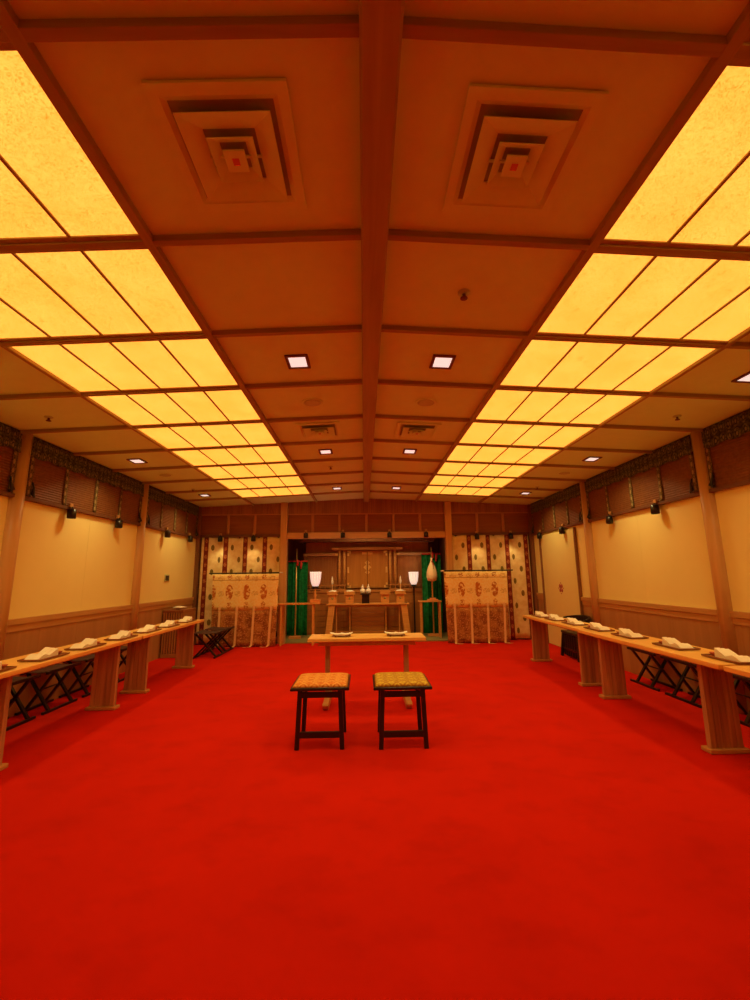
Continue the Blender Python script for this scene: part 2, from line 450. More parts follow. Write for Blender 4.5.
# ------------------------------------------------------------------ ceiling fittings
def ceiling_light(s, label):
    xm = s * (BI + BO) / 2; y0 = 0; oz = zc(xm)
    t = thing('ceiling_light', label, 'ceiling light', (xm, 0, oz), 0, 'washi ceiling lights')
    ln = RP - .038; w = (BO - BI) / 4
    for i in range(4):
        a = BI + w * i; a, b = sorted((s * (a + .004), s * (a + w - .004)))
        xz_slab(MB(), a, b, -ln / 2 + .006, ln / 2 - .006, -.002, -.014, xm, 0, oz).build('diffuser_panel', M['washi'], t)
    for i in range(1, 4):
        x = s * (BI + w * i)
        xz_slab(MB(), x - .007, x + .007, -ln / 2, ln / 2, -.001, -.022, xm, 0, oz).build('divider', M['ribl'], t)
    for sy in (-1, 1):
        a, b = sorted((s * BI, s * BO)); y = sy * (ln / 2 - .012)
        xz_slab(MB(), a, b, y - .013, y + .013, -.001, -.022, xm, 0, oz).build('end_strip', M['ribl'], t)
    return t
for s, nm in ((-1, 'left'), (1, 'right')):
    t0 = None
    for k in range(14):
        yc = (ribs[13 - k] + ribs[14 - k]) / 2
        lb = 'glowing amber ceiling light of four panels, %s band, %s from the altar' % (nm, ORD[k])
        if t0 is None:
            t0 = ceiling_light(s, lb); t0.location.y = yc
        else:
            dup(t0, (t0.location.x, yc, t0.location.z), 0, lb)

def ry(o, x):   # tilt a fitting with the ceiling slope
    o.rotation_euler = (0, math.copysign(math.atan(SL), x), 0)
def frustum(mb, hl, zl, hu, zu, th=.004):
    for sgn_in in (0,):
        pl = [(-hl, -hl * 1.05), (hl, -hl * 1.05), (hl, hl * 1.05), (-hl, hl * 1.05)]
        pu = [(-hu, -hu * 1.05), (hu, -hu * 1.05), (hu, hu * 1.05), (-hu, hu * 1.05)]
        vs = [(x, y, zl) for x, y in pl] + [(x, y, zu) for x, y in pu] + [(x, y, zl + th) for x, y in pl] + [(x, y, zu + th) for x, y in pu]
        fs = []
        for i in range(4):
            j = (i + 1) % 4
            fs += [(i, j, 4 + j, 4 + i), (8 + i, 12 + i, 12 + j, 8 + j), (i, 8 + i, 8 + j, j), (4 + i, 4 + j, 12 + j, 12 + i)]
        mb.add(vs, fs)
    return mb
def ring(mb, ho, hi, z0, z1):
    e = 1.05
    for a in ((-ho, ho, -ho * e, -hi * e), (-ho, ho, hi * e, ho * e), (-ho, -hi, -hi * e, hi * e), (hi, ho, -hi * e, hi * e)):
        mb.box(*a, z0, z1)
    return mb
def make_vent(label):
    t = thing('air_vent', label, 'air vent', (0, 0, 0), 0, 'square ceiling air vents')
    MB().box(-.235, .235, -.245, .245, -.004, -.001).build('throat_shade', M['gapshade'], t)  # flat plate, its dark colour stands in for shade behind the louvers
    fl = ring(MB(), .242, .205, -.016, -.0045); frustum(fl, .205, -.016, .185, -.006, .003); fl.build('flange', M['ventcol'], t)
    frustum(MB(), .170, -.040, .096, -.012).build('outer_louver', M['ventcol'], t)
    frustum(MB(), .086, -.040, .050, -.014).build('inner_louver', M['ventcol'], t)
    MB().box(-.041, .041, -.043, .043, -.044, -.036).build('centre_plate', M['ventcol'], t)
    MB().box(-.013, .013, -.014, .014, -.046, -.042).build('red_mark', M['cup'], t)
    MB().box(-.012, .012, -.012, .012, -.038, -.004).box(-.1, .1, -.004, .004, -.024, -.016).build('hanger', M['ventcol'], t)
    return t
def place(proto, x, y, label, first):
    o = proto if first else dup(proto, (0, 0, 0), None, label)
    o.location = (x, y, zc(x)); ry(o, x); o['label'] = label
    return o
vs_ = [(-.555, 1.42, 'square stepped air vent nearest the viewer left of the ridge beam'), (.555, 1.425, 'square stepped air vent nearest the viewer right of the ridge beam'),
       (-.56, 4.66, 'square stepped air vent further down the ceiling left of the ridge beam'), (.56, 4.67, 'square stepped air vent further down the ceiling right of the ridge beam')]
v0 = make_vent('vent')
for i, (x, y, l) in enumerate(vs_): place(v0, x, y, l, i == 0)
def make_dl():
    t = thing('downlight', 'd', 'downlight', (0, 0, 0), 0, 'square recessed downlights')
    f = MB()
    for a in ((-.088, .088, -.102, -.078), (-.088, .088, .078, .102), (-.088, -.065, -.078, .078), (.065, .088, -.078, .078)): f.box(*a, -.014, -.001)
    f.build('frame', M['darktrim'], t, bevel=.002)
    MB().box(-.065, .065, -.078, .078, -.009, -.002).build('lens', M['dl'], t)
    return t
d0 = make_dl(); first = True
for s, nm in ((-1, 'left'), (1, 'right')):
    for x, w in ((.565, 'beside the ridge beam'), (3.045, 'by the wall')):
        for y, q in ((3.07, 'nearest the viewer'), (5.49, 'in the middle of the ceiling'), (7.9, 'nearest the altar')):
            place(d0, s * x, y, 'white downlight %s on the %s, %s' % (w, nm, q), first); first = False
def make_sp():
    t = thing('ceiling_speaker', 's', 'speaker', (0, 0, 0), 0, 'round ceiling speakers')
    MB().lathe([(.105, -.001), (.105, -.006), (.095, -.010), (.09, -.007)], n=28).build('rim', M['ventcol'], t)
    MB().lathe([(.09, -.006), (.06, -.010), (.001, -.011)], n=28).build('grille', M['grille'], t)
    return t
s0 = make_sp()
for i, (x, y, l) in enumerate([(-.55, 3.87, 'left of the ridge beam'), (.55, 3.87, 'right of the ridge beam'), (-3.05, 6.3, 'between the left light band and wall'), (3.05, 6.3, 'between the right light band and wall')]):
    place(s0, x, y, 'flat round brown ceiling speaker ' + l, i == 0)
def make_spr():
    t = thing('sprinkler', 's', 'sprinkler', (0, 0, 0), 0, 'ceiling sprinklers')
    MB().lathe([(.036, .005), (.036, -.005), (.012, -.012)], n=18).build('rosette', M['grille'], t)
    MB().lathe([(.010, -.010), (.010, -.035), (.022, -.037), (.022, -.041), (.001, -.042)], n=14).build('head', M['darktrim'], t)
    return t
p0 = make_spr()
for i, (x, y, l) in enumerate([(.545, 2.25, 'right of the ridge beam beyond the near vent'), (-.56, 6.3, 'left of the ridge beam beyond the far vent'), (-3.07, 3.93, 'near the top of the left wall column'),
                               (3.07, 3.93, 'near the top of the right wall column'), (-3.05, 7.35, 'by the left wall towards the altar'), (3.05, 7.35, 'by the right wall towards the altar')]):
    place(p0, x, y, 'small dark ceiling sprinkler ' + l, i == 0)

# ------------------------------------------------------------------ bamboo blinds
def blind(label, loc, rz, length, ztop, strips, back=False):
    """local: x along the wall, -y into the room, z up from the blind's lower edge"""
    t = thing('bamboo_blind', label, 'blind', loc, rz, 'bamboo blinds above the picture rails')
    L = length / 2; zb = (2.69 if back else 2.64) - loc[2]
    prof = []; n = 34
    for i in range(n + 1):
        z = .0 + (zb + .03) * i / n
        prof.append((-.006 if i % 2 else -.001, z))
    prof += [(.012, zb + .03), (.012, 0)]
    MB().prism(prof, -L, L, 'x').build('slats', M['bamboox' if back else 'bamboo'], t)
    if back:
        mb = MB(); k = int(length / .045)
        for i in range(k):
            x0 = -L + length * i / k; x1 = x0 + length / k * .86
            mb.hexa([(x0, -.028, zb), (x1, -.028, zb), (x1, .012, zb), (x0, .012, zb)] + [(x, y, ztop(x) - loc[2]) for x, y in ((x0, -.028), (x1, -.028), (x1, .012), (x0, .012))])
        mb.build('reed_valance', M['reed'], t)
        MB().box(-L, L, -.032, .0, zb - .012, zb + .008).build('valance_tape', M['reedtape'], t)
    else:
        zt = ztop(0) - loc[2]
        def fn(a, b):
            x = -L + length * a
            return (x, -.022 - .008 * math.sin(x * 23) * (1 - b), zb - .012 * math.sin(x * 23) * (1 - b) + (zt - zb) * b), (x, b * (zt - zb))
        MB().grid(fn, 120, 4).build('brocade_valance', M['brocade_green'], t, solid=.006)
    for x in strips:
        w = .03
        def fs(a, b): return (x - w + 2 * w * a, -.013, zb * b + .004), (2 * w * a, zb * b)
        MB().grid(fs, 1, 10).build('brocade_strip', M['reedtape'] if back else M['brocade_strip'], t, solid=.005)
    if not back:
        for sx in (-1, 1):
            x = sx * (L - .06)
            hk = MB().tube([(x, -.02, .16), (x - sx * .01, -.035, .10), (x + sx * .015, -.045, .03), (x - sx * .02, -.04, .01)], [.008, .01, .02, .014], 8)
            hk.build('tassel_hook', M['blackm'], t)
    return t
for s, nm in ((-1, 'left'), (1, 'right')):
    rz = -s * PI / 2 if False else (PI / 2 if s < 0 else -PI / 2)
    for k, (a, b) in enumerate(((6.79, 9.08), (4.34, 6.79), (1.88, 4.34))):
        Lb = b - a - .16; yc = (a + b) / 2
        st = [-Lb / 2 + .035, -Lb / 4, 0, Lb / 4, Lb / 2 - .035]
        blind('brown bamboo blind with green border on the %s wall, %s from the altar' % (nm, ORD[k]), (s * (W - .03), yc, 2.21), rz, Lb, lambda x: zc(W) + .0 - .004, st)
blind('wide reddish bamboo blind with upright reeds above the altar opening', (0, 9.165, 2.29), 0, 3.38, lambda x: zc(x) - .004, [i * .583 for i in range(-2, 3)], True)
for s, nm in ((-1, 'left'), (1, 'right')):
    blind('short reddish bamboo blind with upright reeds above the curtain %s of the altar' % nm, (s * 2.70, 9.165, 2.26), 0, 1.70, lambda x, s=s: zc(s * 2.7 + x) - .004, [-.28 , .29], True)

# ------------------------------------------------------------------ track spotlights
def make_spot():
    t = thing('spotlight', 's', 'spotlight', (0, 0, 0), 0, 'small black spotlights under the rails')
    MB().box(-.025, .025, -.07, -.045, -.01, .035).build('mount', M['rail'], t, bevel=.003)
    MB().tube([(0, -.06, 0), (0, -.075, -.005), (0, -.076, -.035)], .008, 8).build('arm', M['blackm'], t)
    MB().lathe([(.030, .02), (.046, .012), (.048, -.09), (.042, -.094), (.038, -.08)], (0, -.075, -.05), 18).build('lamp_head', M['black'], t)
    return t
sp0 = make_spot(); first = True
def spot(x, y, z, rz, label):
    global first
    o = sp0 if first else dup(sp0, (0, 0, 0))
    o.location = (x, y, z); o.rotation_euler = (0, 0, rz); o['label'] = label; first = False
for s, nm in ((-1, 'left'), (1, 'right')):
    for k, y in enumerate((8.60, 7.60, 6.08, 5.09)):
        spot(s * (W - .002), y, 2.21, PI / 2 if s < 0 else -PI / 2, 'small black spotlight under the rail of the %s wall, %s from the altar' % (nm, ORD[k]))
for k, (x, z, yy) in enumerate(((-3.11, 2.25, 9.15), (-2.41, 2.25, 9.15), (-1.30, 2.30, 9.138), (-.51, 2.30, 9.138), (.49, 2.30, 9.138), (1.28, 2.30, 9.138), (2.38, 2.25, 9.15), (3.12, 2.25, 9.15))):
    spot(x, yy, z, 0, 'small black spotlight on the altar wall, %s from the left' % ORD[k])

# ------------------------------------------------------------------ curtains and curtain stands beside the altar
for s, nm in ((-1, 'left'), (1, 'right')):
    Wc = 1.66
    def fn(a, b):
        x = s * (1.86 + Wc * a)
        d = .022 * math.sin(a * Wc * 2 * PI / .43 + .6) + .012 * math.sin(a * 41)
        return (x, 9.155 + d * (.55 + .45 * (1 - b)), .03 + 2.17 * b), (a * Wc * 1.04 + (.06 if s > 0 else .1), 2.2 * b)
    o = MB().grid(fn, 110, 16).build('curtain', M['curtain'], None, solid=.006)
    tag(o, 'tall cream curtain with dark red bands and leaf medallions, hanging %s of the altar' % nm, 'curtain', 'patterned curtains beside the altar')

def kicho(s, nm, xa, xb, rod_in, rod_out):
    y = 8.86
    xm = (xa + xb) / 2
    t = thing('curtain_stand', 'brocade cloth with pale ribbons hung from a black rod stand, %s of the altar' % nm, 'curtain stand', (xm, y, 0), 0, 'brocade curtain stands')
    zr = 1.44
    MB().tube([(rod_in - xm, 0, zr), (rod_out - xm, 0, zr)], .014, 12).build('rod', M['black'], t)
    d = math.copysign(1, rod_in - rod_out)
    MB().tube([(rod_in - xm, 0, zr), (rod_in - xm + d * .075, 0, zr)], [.016, .015], 12).build('rod_tip', M['white'], t)
    st = MB()
    for q in (-.22, .22): st.tube([(q, .035, .05), (q, .035, zr)], .015, 10)
    st.build('upright', M['black'], t)
    MB().box(-.34, .34, -.02, .16, 0.001, .05).build('base', M['black'], t, bevel=.006)
    L = xb - xa
    def X(a, z): # hanging cloth, slightly drawn in towards the foot
        return (xa + L * a - xm) * (1 - .05 * (1 - z / 1.42))
    def dep(a, z): return -.022 + .018 * math.sin(a * L * 2 * PI / .3475 + 1.2) * (1 - .55 * z / 1.42) - .03 * (1 - z / 1.42)
    def f1(a, b):
        z = .70 + .72 * b
        return (X(a, z), dep(a, z), z), (L * a + .174, z)
    def f2(a, b):
        z = .012 + .69 * b
        return (X(a, z), dep(a, z) + .004, z), (L * a, z)
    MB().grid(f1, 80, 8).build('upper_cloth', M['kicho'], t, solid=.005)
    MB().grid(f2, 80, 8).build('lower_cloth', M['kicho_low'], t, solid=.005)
    for i in range(4):
        a = (.348 * (i + .5)) / L
        pts = [(a, .78), (a, .6), (a - .004, .45), (a - .006, .3), (a - .008, .15), (a - .012, .035)]
        vs = []; fs = []
        for (aa, z) in pts:
            xx = X(aa, z); yy = dep(aa, z) - .016
            vs += [(xx - .022, yy, z), (xx + .022, yy, z)]
        for k, (dx, dy) in enumerate(((-.01, -.06), (-.05 + .12 * (s > 0), -.11), (-.12 + .24 * (s > 0), -.10))):
            p = vs[10]; vs += [(p[0] + dx, p[1] + dy, .012), (p[0] + dx + .036, p[1] + dy + .022, .012)]
        for k in range(len(vs) // 2 - 1): fs.append((2 * k, 2 * k + 1, 2 * k + 3, 2 * k + 2))
        MB().add(vs, fs).build('ribbon', M['ribbon'], t, solid=.004)
kicho(-1, 'left', -3.14, -1.80, -1.80, -3.22)
kicho(1, 'right', 1.585, 2.90, 1.60, 3.03)

# ------------------------------------------------------------------ altar
# shrine cabinet at the back of the recess
sy = 10.32; sx = .02
sh = thing('shrine_cabinet', 'brown wooden shrine with gilt-hinged doors standing at the back of the altar recess', 'shrine', (sx, sy, .012))
MB().box(-1.52, 1.52, .0, .62, .70, 1.02).box(-1.55, 1.55, -.03, .64, .96, 1.02).build('plinth', M['shrinex'], sh, bevel=.004)
MB().box(-1.50, 1.50, .16, .6, 1.02, 2.16).build('body', M['shrine'], sh)
MB().box(-1.52, 1.52, .02, .62, 0, .70).build('base', M['shrine'], sh)
st = MB()
for i in range(6):
    st.box(-.385, .385, -.16 + .03 * i, .02, .10 * i, .10 * i + .096)
st.build('steps', M['shrinex'], sh, bevel=.004)
for s in (-1, 1):
    MB().box(*sorted((s * .40, s * .44)), -.17, .02, 0, .66).build('step_cheek', M['altar'], sh, bevel=.003)
    p = MB()
    for i in range(5): p.box(*sorted((s * .46, s * 1.50)), .0, .022, .04 + .13 * i, .04 + .13 * i + .12)
    p.build('base_panel', M['shrine'], sh)
for s in (-1, 1):
    d = MB().box(*sorted((s * .008, s * .50)), .11, .165, 1.06, 1.95)
    db = d.build('door', M['shrinedoor'], sh, bevel=.004)
    # gilt fittings: corner plates, hinge straps and half of the centre crest
    for z in (1.09, 1.92):
        f = MB().box(*sorted((s * .40, s * .485)), .102, .112, z - .03, z + .03)
        f.box(*sorted((s * .445, s * .485)), .102, .112, z - .09 if z > 1.5 else z, z if z > 1.5 else z + .09)
        f.build('hinge_plate', M['gold'], db)
    MB().box(*sorted((s * .445, s * .485)), .102, .112, 1.42, 1.56).build('hinge_plate', M['gold'], db)
    MB().box(*sorted((s * .012, s * .13)), .102, .112, 1.86, 1.92).build('door_plate', M['gold'], db)
    cr = MB()
    for z, r in ((1.66, .055), (1.55, .085), (1.43, .05)):
        cr.add([(s * .012, .1, z - r), (s * (.012 + r), .1, z), (s * .012, .1, z + r), (s * .012, .112, z - r), (s * (.012 + r), .112, z), (s * .012, .112, z + r)],
               [(0, 1, 2), (3, 5, 4), (0, 1, 4, 3), (1, 2, 5, 4), (2, 0, 3, 5)])
    cr.build('crest', M['gold'], db)
    for x in (.56, .68):
        MB().lathe([(.032, 1.02), (.032, 1.98)], (s * x, .10, 0), 14).build('post', M['altar'], sh)
    # side bay: panel of fine lattice under a double lintel with a capped end
    sd = MB().box(*sorted((s * .74, s * 1.49)), .13, .165, 1.06, 1.82)
    for i in range(19): sd.box(*sorted((s * (.755 + i * .038), s * (.767 + i * .038))), .118, .132, 1.06, 1.82)
    sd.build('side_panel', M['shrine'], sh)
    MB().box(*sorted((s * .72, s * 1.55)), .06, .15, 1.83, 1.895).build('side_lintel', M['beamx'], sh, bevel=.005)
    MB().box(*sorted((s * .715, s * .78)), .05, .09, 1.835, 1.89).build('lintel_cap', M['gold'], sh, bevel=.003)
    rl = MB().box(*sorted((s * .52, s * 1.50)), -.01, .02, 1.12, 1.15).box(*sorted((s * .52, s * 1.50)), -.01, .02, 1.02, 1.045)
    for i in range(9): rl.box(*sorted((s * (.54 + i * .115), s * (.56 + i * .115))), -.008, .018, 1.02, 1.15)
    rl.build('railing', M['shrinex'], sh)
MB().box(-.82, .82, .02, .15, 1.965, 2.035).build('main_lintel', M['shrinex'], sh, bevel=.006)
MB().box(-.86, -.70, .0, .06, 1.975, 2.025).box(.70, .86, .0, .06, 1.975, 2.025).build('lintel_end', M['altar'], sh, bevel=.004)
MB().prism([(-.10, 2.16), (.66, 2.16), (.66, 2.24), (.3, 2.36), (-.10, 2.22)], -1.62, 1.62, 'x').build('roof', M['darkwood'], sh)
for s in (-1, 1):
    MB().tube([(s * 1.51, .04, 1.02), (s * 1.51, .04, 1.83)], .022, 10).build('end_post', M['shrine'], sh)

# offering table in front of it
ax, ay = .02, 9.90
ot = thing('offering_table', 'long plain wooden offering table with splayed slab legs in front of the shrine', 'altar table', (ax, ay, .012))
MB().box(-.93, .93, -.16, .16, .705, .735).build('table_top', M['altar'], ot, bevel=.004)
MB().box(-.80, .80, -.10, .10, .66, .705).build('apron', M['shrinex'], ot, bevel=.003)
for s in (-1, 1):
    MB().prism([(s * .74, .70), (s * .88, .70), (s * .96, 0), (s * .82, 0)], -.13, .13, 'y').build('leg', M['altar'], ot, bevel=.004)
    MB().box(*sorted((s * .70, s * .72)), -.02, .02, .02, .70).build('inner_strut', M['altar'], ot)
MB().box(-.82, .82, -.015, .015, .10, .13).build('stretcher', M['shrinex'], ot)
ztop = .012 + .735
def sanbo(m, w, h, name, label, x, hole=True):
    t = thing(name, label, 'offering stand', (x, ay - .02, ztop), 0)
    a = w * .36
    b = MB()
    b.box(-a, a, -a, a, 0, h * .72)
    b.build('base', m, t, bevel=.004)
    if hole:
        MB().lathe([(.001, -.004), (.022, -.004), (.026, 0)], (0, -a - .0005, h * .42), 14, axis='y').build('hole_shade', M['gapshade'], t)  # solid dark disc painted as the shade inside a hole
    r = MB().box(-w / 2, w / 2, -w / 2, w / 2, h * .72, h * .78)
    for q in () if not hole else ((-w / 2, w / 2, -w / 2, -w / 2 + .008), (-w / 2, w / 2, w / 2 - .008, w / 2), (-w / 2, -w / 2 + .008, -w / 2, w / 2), (w / 2 - .008, w / 2, -w / 2, w / 2)): r.box(*q, h * .78, h)
    r.build('tray', m, t)
    return t
sn = ['outermost on the left', 'just left of the black stand', 'just right of the black stand', 'outermost on the right']
for i, x in enumerate((-.775, -.39, .41, .755)):
    t = sanbo(M['altar'], .25, .27, 'offering_stand', 'pale wooden offering stand on the altar table, ' + sn[i], x); t['group'] = 'wooden offering stands'
    if i == 2: continue
    z = ztop + .212
    o = MB().lathe([(.05, 0), (.06, .012), (.108, .040), (.112, .052), (.06, .078), (.001, .088)], (x, ay - .02, z), 22).build('offering_dish', M['white'])
    tag(o, 'white dish of offerings on the wooden stand, ' + sn[i], 'dish', 'white offering dishes')
bs = sanbo(M['black'], .24, .27, 'offering_stand', 'black lacquered offering stand at the centre of the altar table', -.03, False)
for x, w in ((-.095, 'left'), (.035, 'right')):
    t = thing('sake_bottle', 'white lidded sake bottle on the black stand, the %s of the pair' % w, 'bottle', (x, ay - .02, ztop + .2115), 0, 'pair of white sake bottles')
    MB().lathe([(.036, 0), (.058, .03), (.062, .07), (.046, .10), (.024, .118), (.022, .13)], n=20).build('body', M['white'], t)
    MB().lathe([(.036, .13), (.034, .142), (.016, .165), (.012, .18), (.014, .19), (.001, .21)], n=18).build('lid', M['white'], t)
for x, w in ((-.80, 'left'), (.785, 'right')):
    yy = ay + .13
    t = thing('altar_candle', 'slim orange candlestick with a pale pointed tip behind the %s end offering stand' % w, 'candlestick', (x, yy, ztop), 0, 'slim altar candlesticks')
    MB().lathe([(.035, 0), (.035, .012), (.010, .03), (.008, .42)], n=14).build('stem', M['stem'], t)
    MB().lathe([(.010, .41), (.024, .45), (.026, .49), (.016, .55), (.001, .615)], n=14).build('tip', M['white'], t)

# small side tables
def side_table(label, x0, x1, yc, d, zt, legs):
    xm = (x0 + x1) / 2
    t = thing('side_table', label, 'side table', (xm, yc, 0.0), 0, 'narrow altar side tables')
    MB().box(x0 - xm, x1 - xm, -d / 2, d / 2, zt - .028, zt).build('table_top', M['altar'], t, bevel=.003)
    for x in legs:
        for q in (-1, 1):
            MB().box(x - xm - .016, x - xm + .016, q * (d / 2 - .03) - .014, q * (d / 2 - .03) + .014, 0.0, zt - .028).build('leg', M['altar'], t)
        MB().box(x - xm - .01, x - xm + .01, -d / 2 + .04, d / 2 - .04, .08, .10).build('stretcher', M['altar'], t)
    return t
side_table('narrow side table left of the altar, carrying the lantern with a wooden foot', -1.87, -.96, 8.94, .2, .825, (-1.74, -1.10))
side_table('narrow wooden side table on the right of the altar, below the cream pouch', 1.14, 1.64, 9.62, .22, .80, (1.19, 1.60))

# lanterns
def shade(t, z):
    MB().lathe([(.03, z - .01), (.062, z + .015), (.092, z + .08), (.108, z + .16), (.118, z + .285), (.121, z + .305), (.114, z + .30), (.10, z + .16), (.03, z + .03)], n=96, flute=12, fdepth=.20).build('glass_shade', M['lantern'], t)
    MB().lathe([(.05, z - .035), (.062, z - .015), (.066, z + .012), (.03, z + .01)], n=20).build('shade_holder', M['blackm'], t)
t = thing('lantern', 'white fluted glass lantern on a short wooden foot, standing on the left side table', 'lantern', (-1.065, 8.94, .825), 0, 'white glass altar lanterns')
MB().box(-.10, .10, -.07, .07, 0, .07).build('foot', M['stem'], t, bevel=.006)
MB().lathe([(.03, .07), (.018, .10), (.030, .15), (.016, .19), (.02, .26)], n=16).build('stem', M['stem'], t)
MB().box(-.10, .10, -.01, .01, .235, .25).build('cross_arm', M['black'], t)
shade(t, .32)
t = thing('lantern', 'white fluted glass lantern on a tall black pole on the right of the altar', 'lantern', (1.11, 10.17, .012), 0, 'white glass altar lanterns')
MB().lathe([(.09, 0), (.09, .02), (.03, .04), (.018, .06), (.016, 1.06), (.03, 1.08)], n=20).build('pole', M['black'], t)
shade(t, 1.12)

# banner stands (masakaki): pole, cross bar, green silk, red tassel
def banner(s, label):
    x = -1.60 if s < 0 else 1.50
    t = thing('banner_stand', label, 'banner stand', (x, 9.82 if s < 0 else 9.86, .012), 0, 'green silk banner stands')
    MB().box(-.13, .13, -.10, .10, 0, .05).build('foot', M['stem'], t, bevel=.005)
    MB().tube([(0, 0, .05), (0, 0, 1.98)], [.018, .013], 12).build('pole', M['gold'], t)
    zb = 1.69 if s < 0 else 1.83
    xa, xb = (-.20, .25) if s < 0 else (-.22, .22)
    MB().tube([(xa, .02, zb), (xb, .02, zb)], .016, 10).build('cross_bar', M['redcloth'], t)
    def fn(a, b):
        xx = xa + (xb - xa) * a
        return (xx, .075 + .022 * math.sin(a * 17) + .008 * math.sin(a * 41), .05 + (zb - .05) * b), (xx, b * 1.6)
    MB().grid(fn, 60, 8).build('silk_banner', M['green'], t, solid=.006)
    MB().tube([(.10, -.01, zb), (.11, -.03, zb - .06), (.10, -.02, zb - .17)], [.016, .028, .02], 8).tube([(0.02, -.025, zb + .04), (.03, -.03, zb - .1)], [.02, .03], 8).build('red_tassel', M['redcloth'], t)
    return t
banner(-1, 'green silk banner with a red crossbar on a thin pole, left of the altar')
b2 = banner(1, 'green silk banner on a thin pole with a red tuft behind the cream pouch')
t = thing('pouch_stand', 'cream drop-shaped brocade pouch on a gilt pole, standing on the right side table', 'pouch stand', (1.46, 9.62, .80))
MB().box(-.11, .11, -.08, .08, 0, .03).box(-.06, .06, -.05, .05, .03, .06).build('foot', M['stem'], t, bevel=.004)
MB().tube([(0, 0, .06), (0, 0, .90)], .016, 10).build('pole', M['gold'], t)
MB().lathe([(.04, .42), (.105, .44), (.125, .52), (.12, .62), (.085, .74), (.035, .84), (.02, .90), (.03, .93), (.001, .95)], (0, -.0, 0), 22, flute=6, fdepth=.08).build('pouch', M['pouch'], t)
MB().tube([(.0, -.03, .87), (.03, -.05, .8), (.02, -.10, .70)], [.02, .014, .008], 8).build('red_cord', M['redcloth'], t)

# ------------------------------------------------------------------ table and stools in the middle
tx = -.035; ty = 4.89; TZ = .70
t = thing('kneeling_table', 'small wooden table with T-shaped legs in front of the two stools', 'table', (tx, ty, 0))
MB().box(-.632, .632, -.19, .19, TZ - .035, TZ).build('table_top', M['tablex'], t, bevel=.006)
MB().box(-.525, .525, -.12, -.10, TZ - .085, TZ - .036).box(-.525, .525, .10, .12, TZ - .085, TZ - .036).build('apron', M['rail'], t, bevel=.003)
for s in (-1, 1):
    MB().box(s * .43 - .024, s * .43 + .024, -.05, .05, .05, TZ - .036).build('leg', M['legwood'], t, bevel=.004)
    MB().prism([(-.25, .03), (-.27, .055), (-.245, .075), (-.215, .06), (-.06, .075), (.06, .075), (.215, .06), (.245, .075), (.27, .055), (.25, .03), (.22, 0), (-.22, 0)], s * .43 - .03, s * .43 + .03, 'x').build('foot', M['rail'], t, bevel=.004)
for x, w in ((-.315, 'left'), (.285, 'right')):
    o = thing('tray', 'small dark footed tray on the small middle table, the %s of the two' % w, 'tray', (x, ty - .03, TZ), 0, 'trays on the small middle table')
    MB().box(-.10, .10, -.07, .07, .010, .016).build('tray_top', M['tray'], o, bevel=.003)
    MB().box(-.07, -.055, -.06, .06, 0, .011).box(.055, .07, -.06, .06, 0, .011).build('foot', M['tray'], o)
    pf = [(-.125, .026), (-.07, .014), (-.03, .012), (0, .020), (.03, .012), (.07, .014), (.125, .026), (.07, .004), (.03, .0), (-.03, .0), (-.07, .004)]
    p = MB().prism([(a, b) for a, b in pf], -.05, .05, 'y').build('folded_paper', M['paper'])
    p.location = (x, ty - .03, TZ + .0165)
    tag(p, 'white boat-shaped folded paper on the tray of the middle table, the %s one' % w, 'paper', 'white papers on the small middle table')

def stool(x, y, label, m):
    t = thing('stool', label, 'stool', (x, y, 0), 0, 'black lacquered brocade stools')
    MB().box(-.237, .237, -.235, .235, .446, .470).build('seat_frame', M['black'], t, bevel=.006)
    def fn(a, b):
        u = 2 * a - 1; v = 2 * b - 1
        e = (1 - abs(u) ** 6) * (1 - abs(v) ** 6)
        return (u * .225, v * .222, .4705 + .030 * max(0, e) ** .4), (u * .225, v * .222)
    cu = MB().grid(fn, 28, 28)
    n = 29
    rim = [i for i in range(n)] + [j * n + n - 1 for j in range(1, n)] + [(n - 1) * n + i for i in range(n - 2, -1, -1)] + [j * n for j in range(n - 2, 0, -1)]
    cu.f.append(tuple(rim[::-1])); cu.sm.append(False); cu.uv.append([(0, 0)] * len(rim))
    cu.build('cushion', m, t)
    for sx_ in (-1, 1):
        for sy_ in (-1, 1):
            MB().bar((sx_ * .180, sy_ * .19, .001), (sx_ * .162, sy_ * .185, .447), .036, .036, (0, 1, 0)).build('leg', M['black'], t, bevel=.004)
        MB().box(sx_ * .16 - .012, sx_ * .16 + .012, -.17, .17, .385, .42).build('side_rail', M['black'], t)
    for sy_ in (-1, 1):
        MB().box(-.15, .15, sy_ * .185 - .012, sy_ * .185 + .012, .385, .428).build('upper_rail', M['black'], t, bevel=.002)
    MB().box(-.16, .16, -.200, -.174, .085, .130).build('lower_rail', M['black'], t, bevel=.002)
stool(-.425, 3.86, 'black stool with an orange brocade cushion, left of the pair', M['orange_brocade'])
stool(.245, 3.84, 'black stool with a yellow-gold brocade cushion, right of the pair', M['gold_brocade'])

